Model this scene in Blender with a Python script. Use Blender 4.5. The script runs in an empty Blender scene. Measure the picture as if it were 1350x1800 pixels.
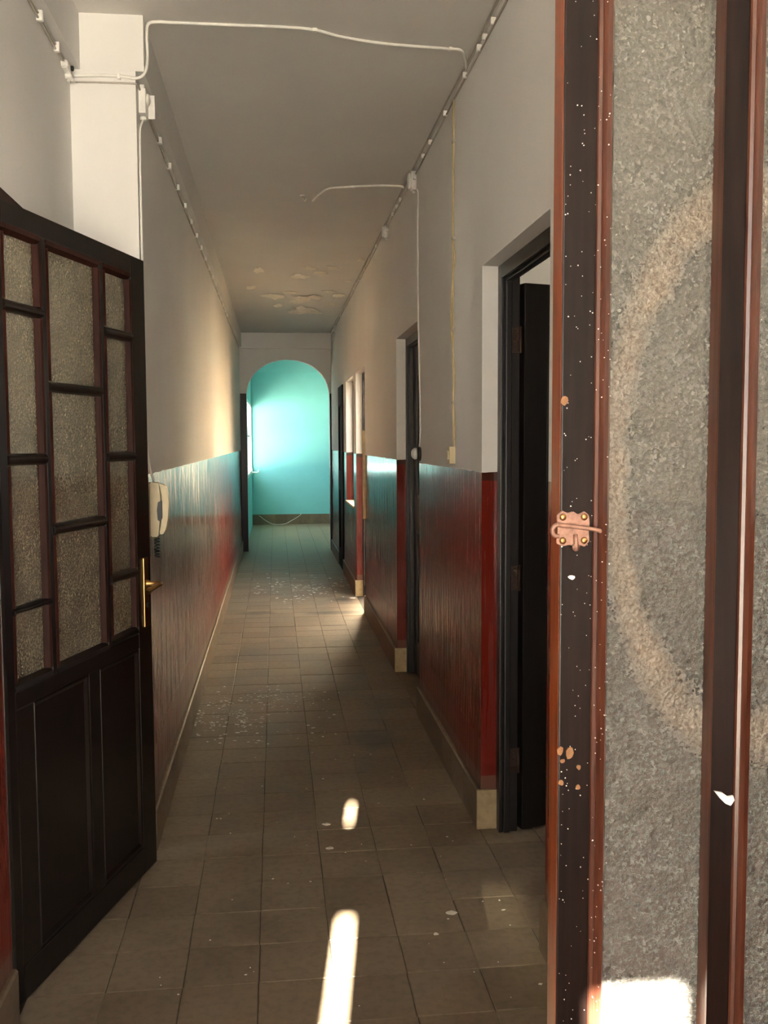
import bpy, bmesh, math, random
from mathutils import Vector, Matrix
random.seed(7)
S = bpy.context.scene
COL = S.collection

# ---------------------------------------------------------------- camera, world, sun, exposure
cam_d = bpy.data.cameras.new('camera')
cam = bpy.data.objects.new('camera', cam_d); COL.objects.link(cam)
FWD = Vector((0.11129, 0.99110, -0.07309)); RGT = Vector((0.99371, -0.11191, -0.00449)); UPV = Vector((0.01263, 0.07213, 0.99732))
cam.matrix_world = Matrix(((RGT.x, UPV.x, -FWD.x, 0.0), (RGT.y, UPV.y, -FWD.y, 0.0), (RGT.z, UPV.z, -FWD.z, 1.4417), (0, 0, 0, 1)))
cam_d.sensor_fit = 'VERTICAL'; cam_d.sensor_height = 24.0; cam_d.lens = 1697.56 / 1800.0 * 24.0
cam_d.clip_start = 0.05
S.camera = cam

wd = bpy.data.worlds.new('sky'); S.world = wd; wd.use_nodes = True
bg = wd.node_tree.nodes['Background']
bg.inputs['Color'].default_value = (0.90, 0.97, 1.05, 1); bg.inputs['Strength'].default_value = 1.0

SUN_DX, SUN_TAN = 0.128, 0.40          # the sun stands low behind the camera
sd = bpy.data.lights.new('sun', 'SUN'); sun = bpy.data.objects.new('sun', sd); COL.objects.link(sun)
sun.rotation_euler = Vector((SUN_DX, 1.0, -SUN_TAN)).to_track_quat('-Z', 'Y').to_euler()
sun.location = (-1.5, -12, 8)
sd.energy = 52.0; sd.color = (1.0, 0.92, 0.79); sd.angle = 0.0042

vs = S.view_settings
vs.view_transform = 'Standard'; vs.look = 'None'; vs.gamma = 1.0; vs.use_curve_mapping = False
vs.exposure = 2.88

# ---------------------------------------------------------------- materials
def new_mat(name):
    m = bpy.data.materials.new(name); m.use_nodes = True
    nt = m.node_tree; b = nt.nodes['Principled BSDF']
    return m, nt, b

def N(nt, t, **kw):
    n = nt.nodes.new(t)
    for k, v in kw.items():
        if k in n.inputs: n.inputs[k].default_value = v
        else: setattr(n, k, v)
    return n

def noise(nt, scale=(1, 1, 1), s=5.0, detail=4.0, rough=0.55, coord='Object'):
    tc = N(nt, 'ShaderNodeTexCoord'); mp = N(nt, 'ShaderNodeMapping'); mp.inputs['Scale'].default_value = scale
    nz = N(nt, 'ShaderNodeTexNoise'); nz.inputs['Scale'].default_value = s; nz.inputs['Detail'].default_value = detail
    nz.inputs['Roughness'].default_value = rough
    nt.links.new(tc.outputs[coord], mp.inputs['Vector']); nt.links.new(mp.outputs['Vector'], nz.inputs['Vector'])
    return nz

def ramp(nt, src, stops):
    r = N(nt, 'ShaderNodeValToRGB'); e = r.color_ramp.elements
    while len(e) < len(stops): e.new(0.5)
    for el, (p, c) in zip(e, stops):
        el.position = p; el.color = (c, c, c, 1) if isinstance(c, (int, float)) else (*c, 1)
    nt.links.new(src, r.inputs['Fac']); return r

def mixc(nt, fac, a, b, blend='MIX'):
    m = N(nt, 'ShaderNodeMix', data_type='RGBA', blend_type=blend)
    for sock, v in ((m.inputs[0], fac), (m.inputs[6], a), (m.inputs[7], b)):
        if hasattr(v, 'links') or hasattr(v, 'is_linked'): nt.links.new(v, sock)
        elif isinstance(v, (int, float)): sock.default_value = v
        else: sock.default_value = (*v, 1)
    return m.outputs[2]

def math_n(nt, op, a, b=0.0, clamp=False):
    m = N(nt, 'ShaderNodeMath', operation=op, use_clamp=clamp)
    for sock, v in ((m.inputs[0], a), (m.inputs[1], b)):
        if isinstance(v, (int, float)): sock.default_value = v
        else: nt.links.new(v, sock)
    return m.outputs[0]

def bump(nt, b, src, strength=0.2, dist=0.01, prev=None):
    n = N(nt, 'ShaderNodeBump'); n.inputs['Strength'].default_value = strength; n.inputs['Distance'].default_value = dist
    nt.links.new(src, n.inputs['Height'])
    if prev is not None: nt.links.new(prev.outputs[0], n.inputs['Normal'])
    nt.links.new(n.outputs[0], b.inputs['Normal']); return n

def plain(name, col, rough=0.5, metal=0.0, var=0.12, ns=30.0, bs=0.0, scale=(1, 1, 1)):
    m, nt, b = new_mat(name)
    nz = noise(nt, scale, ns)
    lo = tuple(c * (1 - var) for c in col); hi = tuple(min(1, c * (1 + var)) for c in col)
    r = ramp(nt, nz.outputs[0], [(0.3, lo), (0.7, hi)])
    nt.links.new(r.outputs[0], b.inputs['Base Color'])
    b.inputs['Roughness'].default_value = rough; b.inputs['Metallic'].default_value = metal
    if bs: bump(nt, b, nz.outputs[0], bs, 0.004)
    return m

def wall_paint(name, dado=True, white=(0.79, 0.78, 0.755)):
    """white emulsion above, glossy oil-painted dado below 1.33 m"""
    m, nt, b = new_mat(name)
    big = noise(nt, (1, 1, 0.6), 1.6, 5); fine = noise(nt, (1, 1, 1), 60, 3)
    wr = ramp(nt, big.outputs[0], [(0.3, tuple(c * 0.93 for c in white)), (0.75, white)])
    if not dado:
        nt.links.new(wr.outputs[0], b.inputs['Base Color']); b.inputs['Roughness'].default_value = 0.75
        bump(nt, b, big.outputs[0], 0.10, 0.02); return m
    ge = N(nt, 'ShaderNodeNewGeometry'); sp = N(nt, 'ShaderNodeSeparateXYZ'); nt.links.new(ge.outputs['Position'], sp.inputs[0])
    wob = noise(nt, (1, 1, 1), 9, 2)
    zz = math_n(nt, 'ADD', sp.outputs['Z'], math_n(nt, 'MULTIPLY', math_n(nt, 'SUBTRACT', wob.outputs[0], 0.5), 0.012))
    is_d = math_n(nt, 'LESS_THAN', zz, 1.328); is_line = math_n(nt, 'GREATER_THAN', zz, 1.298)
    streak = noise(nt, (11, 11, 0.5), 5, 6, 0.7)
    rr = ramp(nt, streak.outputs[0], [(0.32, (0.150, 0.012, 0.006)), (0.62, (0.155, 0.014, 0.008)), (0.70, (0.075, 0.022, 0.014))])
    red = mixc(nt, is_line, rr.outputs[0], (0.06, 0.016, 0.010))
    chip = noise(nt, (1, 1, 1), 26, 5, 0.7)
    low = math_n(nt, 'SUBTRACT', 1.0, math_n(nt, 'MULTIPLY', math_n(nt, 'SUBTRACT', sp.outputs['Z'], 0.15), 7.0), clamp=True)
    cm = math_n(nt, 'GREATER_THAN', math_n(nt, 'ADD', chip.outputs[0], math_n(nt, 'MULTIPLY', low, 0.16)), 0.83)
    red = mixc(nt, cm, red, (0.55, 0.45, 0.36))
    band = math_n(nt, 'LESS_THAN', zz, 0.20)
    red = mixc(nt, math_n(nt, 'MULTIPLY', band, 0.55), red, (0.20, 0.13, 0.09))
    col = mixc(nt, is_d, wr.outputs[0], red)
    nt.links.new(col, b.inputs['Base Color'])
    rg = ramp(nt, streak.outputs[0], [(0.46, 0.14), (0.66, 0.32)])
    worn = math_n(nt, 'MULTIPLY', math_n(nt, 'SUBTRACT', 1.05, sp.outputs['Z']), 0.55, clamp=True)
    rgw = math_n(nt, 'ADD', rg.outputs[0], math_n(nt, 'MULTIPLY', worn, 0.34))
    rmix = mixc(nt, is_d, (0.75, 0.75, 0.75), rgw)
    nt.links.new(rmix, b.inputs['Roughness'])
    sl = math_n(nt, 'SUBTRACT', 0.5, math_n(nt, 'MULTIPLY', is_d, 0.15)); nt.links.new(sl, b.inputs['Specular IOR Level'])
    bm1 = bump(nt, b, big.outputs[0], 0.07, 0.02)
    st2 = noise(nt, (14, 14, 1.6), 5, 4)
    hgt = math_n(nt, 'MULTIPLY', st2.outputs[0], is_d)
    bump(nt, b, hgt, 0.03, 0.008, bm1)
    return m

def wood(name, dark, light, rough=0.28, coat=0.3, scale=(26, 26, 1.6), spec=0.5):
    m, nt, b = new_mat(name)
    nz = noise(nt, scale, 3.0, 6, 0.6)
    r = ramp(nt, nz.outputs[0], [(0.32, dark), (0.72, light)])
    nt.links.new(r.outputs[0], b.inputs['Base Color'])
    b.inputs['Roughness'].default_value = rough; b.inputs['Specular IOR Level'].default_value = spec; b.inputs['Coat Weight'].default_value = coat; b.inputs['Coat Roughness'].default_value = 0.2
    bump(nt, b, nz.outputs[0], 0.12, 0.002)
    return m

def glass_mat(name, dust=(0.34, 0.31, 0.26), share=0.5, stain=False, cell=150.0):
    """hammered obscure glass, dusty"""
    m, nt, b = new_mat(name); out = nt.nodes['Material Output']
    tc = N(nt, 'ShaderNodeTexCoord')
    vo = N(nt, 'ShaderNodeTexNoise'); vo.inputs['Scale'].default_value = cell; vo.inputs['Detail'].default_value = 1.5; vo.inputs['Roughness'].default_value = 0.5; vo.inputs['Distortion'].default_value = 0.6
    nt.links.new(tc.outputs['Object'], vo.inputs['Vector'])
    nz = noise(nt, (1, 1, 1), 14, 5)
    grain = ramp(nt, vo.outputs[0], [(0.34, tuple(c * 0.55 for c in dust)), (0.50, dust), (0.68, tuple(min(1, c * 1.35) for c in dust))])
    tone = ramp(nt, nz.outputs[0], [(0.35, (0.92, 0.90, 0.87)), (0.65, (1.05, 1.05, 1.05))])
    col = mixc(nt, 1.0, grain.outputs[0], tone.outputs[0], 'MULTIPLY')
    fac = share
    if stain:                                     # a ring of brown glue left on the pane
        sp = N(nt, 'ShaderNodeSeparateXYZ'); nt.links.new(tc.outputs['Object'], sp.inputs[0])
        ex = math_n(nt, 'DIVIDE', math_n(nt, 'SUBTRACT', sp.outputs['X'], 0.250), 0.182)
        ez = math_n(nt, 'DIVIDE', math_n(nt, 'SUBTRACT', sp.outputs['Z'], 1.400), 0.355)
        rad = math_n(nt, 'SQRT', math_n(nt, 'ADD', math_n(nt, 'MULTIPLY', ex, ex), math_n(nt, 'MULTIPLY', ez, ez)))
        sn = noise(nt, (1, 1, 1), 22, 5, 0.7)
        rad = math_n(nt, 'ADD', rad, math_n(nt, 'MULTIPLY', math_n(nt, 'SUBTRACT', sn.outputs[0], 0.5), 0.16))
        ring = ramp(nt, math_n(nt, 'MULTIPLY', math_n(nt, 'ABSOLUTE', math_n(nt, 'SUBTRACT', rad, 0.97)), 4.0), [(0.18, 1.0), (0.50, 0.0)])
        col = mixc(nt, math_n(nt, 'MULTIPLY', ring.outputs[0], math_n(nt, 'MULTIPLY', sn.outputs[0], 0.62)), col, (0.34, 0.25, 0.17))
        fac = math_n(nt, 'ADD', share, math_n(nt, 'MULTIPLY', ring.outputs[0], 0.25))
    nt.links.new(col, b.inputs['Base Color']); b.inputs['Roughness'].default_value = 0.07
    vc = N(nt, 'ShaderNodeTexVoronoi'); vc.inputs['Scale'].default_value = cell * 0.62; nt.links.new(tc.outputs['Object'], vc.inputs['Vector'])
    hsum = math_n(nt, 'SUBTRACT', vo.outputs[0], math_n(nt, 'MULTIPLY', vc.outputs['Distance'], 0.8))
    bn = bump(nt, b, hsum, 0.9, 0.005)
    g = N(nt, 'ShaderNodeBsdfGlass'); g.inputs['Roughness'].default_value = 0.25; g.inputs['IOR'].default_value = 1.12
    g.inputs['Color'].default_value = (0.92, 0.92, 0.86, 1)
    tr = N(nt, 'ShaderNodeBsdfTransparent'); tr.inputs['Color'].default_value = (0.85, 0.84, 0.78, 1)
    mx0 = N(nt, 'ShaderNodeMixShader'); mx0.inputs[0].default_value = 0.22
    nt.links.new(g.outputs[0], mx0.inputs[1]); nt.links.new(tr.outputs[0], mx0.inputs[2])
    mx = N(nt, 'ShaderNodeMixShader')
    if isinstance(fac, (int, float)): mx.inputs[0].default_value = fac
    else: nt.links.new(fac, mx.inputs[0])
    nt.links.new(mx0.outputs[0], mx.inputs[1]); nt.links.new(b.outputs[0], mx.inputs[2])
    nt.links.new(mx.outputs[0], out.inputs['Surface'])
    return m

def tile_mat(name, base, rough):
    m, nt, b = new_mat(name)
    oi = N(nt, 'ShaderNodeObjectInfo'); ge = N(nt, 'ShaderNodeNewGeometry')
    nz = N(nt, 'ShaderNodeTexNoise'); nz.inputs['Scale'].default_value = 3.0; nz.inputs['Detail'].default_value = 6; nz.inputs['Roughness'].default_value = 0.65
    nt.links.new(ge.outputs['Position'], nz.inputs['Vector'])
    n2 = N(nt, 'ShaderNodeTexNoise'); n2.inputs['Scale'].default_value = 40.0; n2.inputs['Detail'].default_value = 4
    nt.links.new(ge.outputs['Position'], n2.inputs['Vector'])
    a = ramp(nt, nz.outputs[0], [(0.30, tuple(c * 0.72 for c in base)), (0.52, base), (0.75, tuple(c * 1.18 for c in base))])
    rnd = ramp(nt, oi.outputs['Random'], [(0.0, (0.88, 0.86, 0.84)), (1.0, (1.08, 1.08, 1.08))])
    c = mixc(nt, 1.0, a.outputs[0], rnd.outputs[0], 'MULTIPLY')
    sp = ramp(nt, n2.outputs[0], [(0.34, (0.78, 0.76, 0.74)), (0.55, (1, 1, 1))])
    c = mixc(nt, 0.7, c, sp.outputs[0], 'MULTIPLY')
    if name.startswith('floor'):
        gx = N(nt, 'ShaderNodeSeparateXYZ'); nt.links.new(ge.outputs['Position'], gx.inputs[0])
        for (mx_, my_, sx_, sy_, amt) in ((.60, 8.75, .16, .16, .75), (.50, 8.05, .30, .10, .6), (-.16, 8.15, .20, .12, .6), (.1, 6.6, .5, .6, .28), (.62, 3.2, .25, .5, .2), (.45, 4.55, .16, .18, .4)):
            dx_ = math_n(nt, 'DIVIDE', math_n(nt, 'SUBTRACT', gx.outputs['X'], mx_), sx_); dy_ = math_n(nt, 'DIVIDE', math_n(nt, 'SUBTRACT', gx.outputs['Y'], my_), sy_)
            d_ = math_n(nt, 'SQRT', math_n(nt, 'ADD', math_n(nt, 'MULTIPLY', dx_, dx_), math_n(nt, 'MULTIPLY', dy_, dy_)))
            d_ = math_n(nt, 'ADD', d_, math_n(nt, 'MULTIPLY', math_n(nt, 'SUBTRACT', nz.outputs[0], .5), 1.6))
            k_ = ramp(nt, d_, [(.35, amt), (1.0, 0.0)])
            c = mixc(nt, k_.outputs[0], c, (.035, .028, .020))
    nt.links.new(c, b.inputs['Base Color'])
    rr = ramp(nt, nz.outputs[0], [(0.3, rough - 0.07), (0.7, rough + 0.12)])
    nt.links.new(rr.outputs[0], b.inputs['Roughness'])
    bump(nt, b, n2.outputs[0], 0.06, 0.002)
    return m

M_WALL = wall_paint('wall_paint'); M_WHITE = wall_paint('white_paint', False)
M_CEIL = wall_paint('ceiling_paint', False, (0.76, 0.745, 0.71))
M_TEAL = plain('turquoise_paint', (0.21, 0.61, 0.61), 0.62, var=0.04, ns=2.5)
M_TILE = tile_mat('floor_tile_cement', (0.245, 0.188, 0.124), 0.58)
M_SKIRT = tile_mat('skirting_cement', (0.20, 0.145, 0.092), 0.62)
M_SKIRTL = tile_mat('skirting_cement_lit', (0.46, 0.36, 0.20), 0.5)  # paler skirting copy: light on the reveal ends put into the colour
M_GROUT = plain('grout', (0.07, 0.055, 0.04), 0.9)
M_WOOD = wood('dark_wood', (0.005, 0.003, 0.0025), (0.013, 0.007, 0.004), 0.36, 0.0, spec=0.3)
M_BEAD = wood('red_brown_wood', (0.016, 0.005, 0.003), (0.045, 0.013, 0.008), 0.55, 0.0, spec=0.12)
M_NEAR = wood('mahogany_wood', (0.006, 0.0035, 0.003), (0.016, 0.008, 0.006), 0.32, 0.0, spec=0.2)
M_NEARB = wood('mahogany_bead_wood', (0.045, 0.014, 0.008), (0.12, 0.042, 0.024), 0.28, 0.3)
M_EDGE = wood('raw_edge_wood', (0.16, 0.030, 0.008), (0.34, 0.085, 0.020), 0.4, 0.2)
M_DOORW = wood('black_brown_wood', (0.006, 0.0045, 0.004), (0.018, 0.012, 0.010), 0.40, 0.1)
M_DOORM = wood('dull_dark_wood', (0.006, 0.0045, 0.004), (0.016, 0.011, 0.009), 0.85, 0.0, spec=0.1)
M_GLASS = glass_mat('hammered_glass', (0.26, 0.225, 0.155), 0.6, cell=200)
M_GLASSN = glass_mat('hammered_glass_stained', (0.200, 0.198, 0.182), 0.6, True, cell=230)
M_PLAST = plain('white_plastic', (0.84, 0.83, 0.79), 0.4, var=0.05)
M_CREAM = plain('cream_plastic', (0.62, 0.52, 0.32), 0.4, var=0.05)
M_BLACK = plain('black_rubber', (0.012, 0.012, 0.012), 0.45)
M_BRASS = plain('brass', (0.50, 0.30, 0.12), 0.28, 1.0, var=0.1)
M_COPPER = plain('rusty_copper', (0.34, 0.19, 0.14), 0.42, 0.4, var=0.3, ns=120, bs=0.3)
M_STEEL = plain('steel', (0.45, 0.44, 0.42), 0.35, 1.0)
M_RUST = plain('rusty_hinge', (0.055, 0.030, 0.020), 0.6, 0.4, var=0.4, ns=80)
M_WIREY = plain('yellowed_wire', (0.62, 0.50, 0.26), 0.5, var=0.08)
M_WIREG = plain('grey_wire', (0.46, 0.42, 0.36), 0.5, var=0.1)
M_FLAKE = plain('paint_flake', (0.80, 0.77, 0.68), 0.7, var=0.08)
M_SILL_LIT = plain('sill_and_sunlit_edge', (0.82, 0.66, 0.40), 0.8, var=0.15, ns=20)  # cream of the window sill and of the painted sunlit doorway edge
M_TAN = plain('splintered_wood', (0.27, 0.13, 0.055), 0.7, var=0.25, ns=60)
M_GROUND = plain('pale_paving', (0.46, 0.42, 0.36), 0.9, var=0.1, ns=1.5)
M_BOUNCE = plain('bounce_ground', (0.30, 0.28, 0.22), 0.95, var=0.3, ns=3)  # tone set for bounce light through the turquoise room's window
M_OUT = plain('sunlit_render', (0.74, 0.62, 0.44), 0.9, var=0.06, ns=2)

# ---------------------------------------------------------------- mesh helpers
def box(bm, x0, x1, y0, y1, z0, z1, bev=0.0):
    r = bmesh.ops.create_cube(bm, size=1.0)
    for v in r['verts']:
        v.co = Vector((x0 + (v.co.x + .5) * (x1 - x0), y0 + (v.co.y + .5) * (y1 - y0), z0 + (v.co.z + .5) * (z1 - z0)))
    if bev > 0:
        es = list({e for v in r['verts'] for e in v.link_edges})
        bmesh.ops.bevel(bm, geom=es, offset=bev, segments=2, affect='EDGES', profile=0.6)

def ring_tube(bm, pts, r, sides=8):
    pts = [Vector(p) for p in pts]; rings = []
    n0 = None
    for i, p in enumerate(pts):
        t = (pts[min(i + 1, len(pts) - 1)] - pts[max(i - 1, 0)]).normalized()
        if n0 is None:
            n0 = t.orthogonal().normalized()
        else:
            n0 = (n0 - t * n0.dot(t)).normalized()
        b = t.cross(n0)
        rr = r[i] if isinstance(r, (list, tuple)) else r
        rings.append([bm.verts.new(p + (n0 * math.cos(2 * math.pi * k / sides) + b * math.sin(2 * math.pi * k / sides)) * rr) for k in range(sides)])
    for a, c in zip(rings, rings[1:]):
        for k in range(sides):
            f = bm.faces.new((a[k], a[(k + 1) % sides], c[(k + 1) % sides], c[k])); f.smooth = True
    bm.faces.new(rings[0][::-1]); bm.faces.new(rings[-1])

def smooth_pts(pts, n=6):
    P = [Vector(p) for p in pts]; out = []
    for i in range(len(P) - 1):
        p0, p1, p2, p3 = P[max(i - 1, 0)], P[i], P[i + 1], P[min(i + 2, len(P) - 1)]
        for k in range(n):
            t = k / n
            out.append(0.5 * ((2 * p1) + (p2 - p0) * t + (2 * p0 - 5 * p1 + 4 * p2 - p3) * t * t + (3 * p1 - p0 - 3 * p2 + p3) * t ** 3))
    out.append(P[-1]); return out

def prism(bm, poly, ax, a0, a1, bev=0.0):
    """extrude a 2-D outline along an axis: ax='x' outline is (y,z); 'y' -> (x,z); 'z' -> (x,y)"""
    def co(p, a):
        return {'x': (a, p[0], p[1]), 'y': (p[0], a, p[1]), 'z': (p[0], p[1], a)}[ax]
    A = [bm.verts.new(co(p, a0)) for p in poly]; B = [bm.verts.new(co(p, a1)) for p in poly]
    fs = [bm.faces.new(A), bm.faces.new(B)]
    for i in range(len(poly)):
        j = (i + 1) % len(poly); fs.append(bm.faces.new((A[i], A[j], B[j], B[i])))
    bmesh.ops.recalc_face_normals(bm, faces=fs)
    if bev > 0:
        bmesh.ops.bevel(bm, geom=list({e for f in fs for e in f.edges}), offset=bev, segments=2, affect='EDGES')

def lathe(bm, prof, origin, axis, sides=16):
    axis = Vector(axis).normalized(); n = axis.orthogonal().normalized(); b = axis.cross(n); o = Vector(origin); rings = []
    for r, h in prof:
        rings.append([bm.verts.new(o + axis * h + (n * math.cos(2 * math.pi * k / sides) + b * math.sin(2 * math.pi * k / sides)) * max(r, 1e-4)) for k in range(sides)])
    fs = []
    for a, c in zip(rings, rings[1:]):
        for k in range(sides):
            f = bm.faces.new((a[k], a[(k + 1) % sides], c[(k + 1) % sides], c[k])); f.smooth = True; fs.append(f)
    fs.append(bm.faces.new(rings[0][::-1])); fs.append(bm.faces.new(rings[-1]))
    bmesh.ops.recalc_face_normals(bm, faces=fs)

def link(name, bm, mat, parent=None):
    me = bpy.data.meshes.new(name); bm.normal_update(); bm.to_mesh(me); bm.free()
    me.materials.append(mat)
    o = bpy.data.objects.new(name, me); COL.objects.link(o)
    if parent: o.parent = parent
    return o

def struct(name, bm, mat):
    o = link(name, bm, mat); o['kind'] = 'structure'; return o

def thing(name, label, cat, loc=(0, 0, 0), rz=0.0, group=None):
    if cat == 'door': group = group or 'door leaves of the corridor'
    if cat == 'junction box': group = 'junction boxes of the surface wiring'
    o = bpy.data.objects.new(name, None); COL.objects.link(o); o.location = loc; o.rotation_euler = (0, 0, rz)
    o['label'] = label; o['category'] = cat; o['kind'] = 'thing'
    if group: o['group'] = group
    return o

def tag(o, label, cat, group=None):
    o['label'] = label; o['category'] = cat
    if group: o['group'] = group
    return o

def B(*boxes, bev=0.0):
    bm = bmesh.new()
    for b in boxes: box(bm, *b, bev=bev)
    return bm

# ---------------------------------------------------------------- plan of the place (metres)
XR, XL, XE = 0.745, -0.447, -0.66        # right wall, corridor left wall, left wall of the entry
H = 2.857; LINT = 2.065; WB = 0.88       # ceiling, lintels, back face of the right wall
Y0, YP, YA, YB = -1.2, 3.39, 12.85, 16.95 # street front, pillar face, arch, far wall
D1, D2, D3, WIN, D4 = (2.585, 3.447), (4.98, 5.925), (8.03, 8.915), (9.20, 10.16), (10.56, 11.28)

# floors
floor = struct('floor', B((-2.4, 3.7, Y0 - .1, 17.1, -0.12, -0.004)), M_GROUT)
def tile_mesh(L, W, name):
    bm = bmesh.new(); g = 0.0012; c = 0.0016
    lv = [(g, -0.008), (g, -c), (g + c, 0.0)]
    R = [[bm.verts.new((sx * (L / 2 - d), sy * (W / 2 - d), z)) for sx, sy in ((-1, -1), (1, -1), (1, 1), (-1, 1))] for d, z in lv]
    for a, b in zip(R, R[1:]):
        for k in range(4): bm.faces.new((a[k], a[(k + 1) % 4], b[(k + 1) % 4], b[k]))
    bm.faces.new(R[-1])
    me = bpy.data.meshes.new(name); bm.to_mesh(me); bm.free(); me.materials.append(M_TILE); return me
T = 0.2; TX0, TY0 = -0.061, 2.505
tile_me = tile_mesh(T, T, 'tile')
cells = []
for r in range(-4, 73):
    yc = TY0 + (r + .5) * T
    for k in range(-3, 6):
        xc = TX0 + (k + .5) * T
        ok = -0.46 < xc < 0.745
        if xc < -0.46 and k == -3: ok = yc < YP - .08
        if xc > 0.745: ok = any(a - .25 < yc < b + .25 for a, b in (D1, D2)) or (k == 5 and yc < D1[1] + .3 and yc > D1[0])
        if k == -2: ok = True
        if k == 3: ok = True
        if k == 5 and not (D1[0] - .1 < yc < D1[1] + .5): ok = False
        if ok: cells.append((xc, yc, k, r))
cells = [c for c in cells if c[1] > 1.85]
cells.sort(key=lambda c: c[1])
def jit(k, r):
    rg = random.Random(k * 977 + r * 131); return rg.uniform(-.0014, .0014), rg.uniform(-.0014, .0014), rg.uniform(-.0008, .0008), rg.uniform(-.0025, .0025)
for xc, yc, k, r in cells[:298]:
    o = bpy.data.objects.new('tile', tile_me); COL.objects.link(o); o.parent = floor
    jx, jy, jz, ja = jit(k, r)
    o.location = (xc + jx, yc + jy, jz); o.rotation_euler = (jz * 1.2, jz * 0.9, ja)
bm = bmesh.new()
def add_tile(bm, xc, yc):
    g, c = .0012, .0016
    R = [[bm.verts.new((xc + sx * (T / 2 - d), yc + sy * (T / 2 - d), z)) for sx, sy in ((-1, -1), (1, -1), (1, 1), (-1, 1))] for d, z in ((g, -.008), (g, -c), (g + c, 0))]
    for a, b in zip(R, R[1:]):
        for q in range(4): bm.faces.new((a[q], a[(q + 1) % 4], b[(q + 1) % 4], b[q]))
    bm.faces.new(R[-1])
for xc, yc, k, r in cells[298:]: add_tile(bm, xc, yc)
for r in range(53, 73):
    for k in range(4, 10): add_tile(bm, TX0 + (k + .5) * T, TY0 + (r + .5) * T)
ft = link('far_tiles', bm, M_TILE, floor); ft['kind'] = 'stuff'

# ceiling slab, open above the patio on the right
struct('ceiling', B((-2.5, 3.8, Y0 - .1, 6.9, H, H + .2), (-0.9, WB, 6.9, YA, H, H + .2), (-0.6, 3.2, YA, YB + .15, H, H + .2)), M_CEIL)

# right wall with its doorways and window
segs = []
def seg(y0, y1, z0=0.0, z1=H): segs.append((XR, WB, y0, y1, z0, z1))
seg(Y0, D1[0]); seg(D1[1], D2[0]); seg(D2[1], D3[0]); seg(D3[1], WIN[0]); seg(WIN[1], D4[0]); seg(D4[1], YA)
for a, b in (D1, D2, D3, WIN, D4): seg(a, b, LINT, H)
seg(WIN[0], WIN[1], 0, 0.81)
struct('wall_right', B(*segs), M_WALL)
# left walls: entry wall with side doorway, pillar step, corridor wall
LD = (2.385, 3.36)
struct('wall_left', B((XE - .14, XE, Y0, LD[0], 0, H), (XE - .14, XE, LD[1], YP, 0, H), (XE - .14, XE, LD[0], LD[1], LINT, H),
                      (XE - .3, XL, YP, YA, 0, H)), M_WALL)
bm = bmesh.new()
prism(bm, [(XE - .02, 2.675), (XE + .034, 2.675), (XE + .034, H), (XE - .02, H)], 'y', Y0, YP - .001)
prism(bm, [(XE - .02, 2.675), (XL + .028, 2.675), (XL + .028, H), (XE - .02, H)], 'y', YP - .0005, YA)
bmesh.ops.translate(bm, vec=(0, -0.0, 0), verts=bm.verts)
struct('trim_1', bm, M_WHITE).name = 'trim_1'
# street front behind the camera, one wide entrance
struct('wall_front', B((XE - 1.8, XE + .02, Y0 - .15, Y0, 0, H), (0.32, 3.7, Y0 - .15, Y0, 0, H), (XE, 0.32, Y0 - .15, Y0, 2.5, H)), M_WHITE)

# arch wall at the far end
bm = bmesh.new(); ax0, ax1, zs, zt = -0.365, 0.723, 2.03, 2.52; cx = (ax0 + ax1) / 2; rx = (ax1 - ax0) / 2
prism(bm, [(XL - .05, 0), (ax0, 0), (ax0, zs), (XL - .05, zs)], 'y', YA, YA + .13)
prism(bm, [(ax1, 0), (XR + .14, 0), (XR + .14, zs), (ax1, zs)], 'y', YA, YA + .13)
nA = 20; arc = [(cx - rx * math.cos(math.pi * i / nA), zs + (zt - zs) * (math.sin(math.pi * i / nA) ** 0.92)) for i in range(nA + 1)]
for i in range(nA):
    p, q = arc[i], arc[i + 1]
    prism(bm, [p, q, (q[0], H), (p[0], H)], 'y', YA, YA + .13)
prism(bm, [(XL - .05, zs), (ax0, zs), (ax0, H), (XL - .05, H)], 'y', YA, YA + .13)
prism(bm, [(ax1, zs), (XR + .14, zs), (XR + .14, H), (ax1, H)], 'y', YA, YA + .13)
struct('wall_arch', bm, M_WHITE)
struct('trim_2', B((XL, XR, YA - .055, YA + .001, 2.655, H)), M_WHITE)
# turquoise room beyond the arch
WW = (14.45, 16.90, 0.90, 2.08)
XT = -0.405
struct('wall_far', B((XT - .2, 3.0, YB, YB + .15, 0, H)), M_TEAL)
struct('wall_far_left', B((XT - .15, XT, YA + .13, WW[0], 0, H), (XT - .15, XT, WW[1], YB, 0, H), (XT - .15, XT, WW[0], WW[1], 0, WW[2]), (XT - .15, XT, WW[0], WW[1], WW[3], H)), M_TEAL)
struct('wall_far_right', B((2.8, 2.95, YA + .13, YB, 0, H), (XR + .14, 2.8, YA + .001, YA + .13, 0, H)), M_TEAL)
struct('trim_3', B((XT, 2.8, YB - .06, YB + .001, 2.64, H)), M_TEAL)
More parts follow.
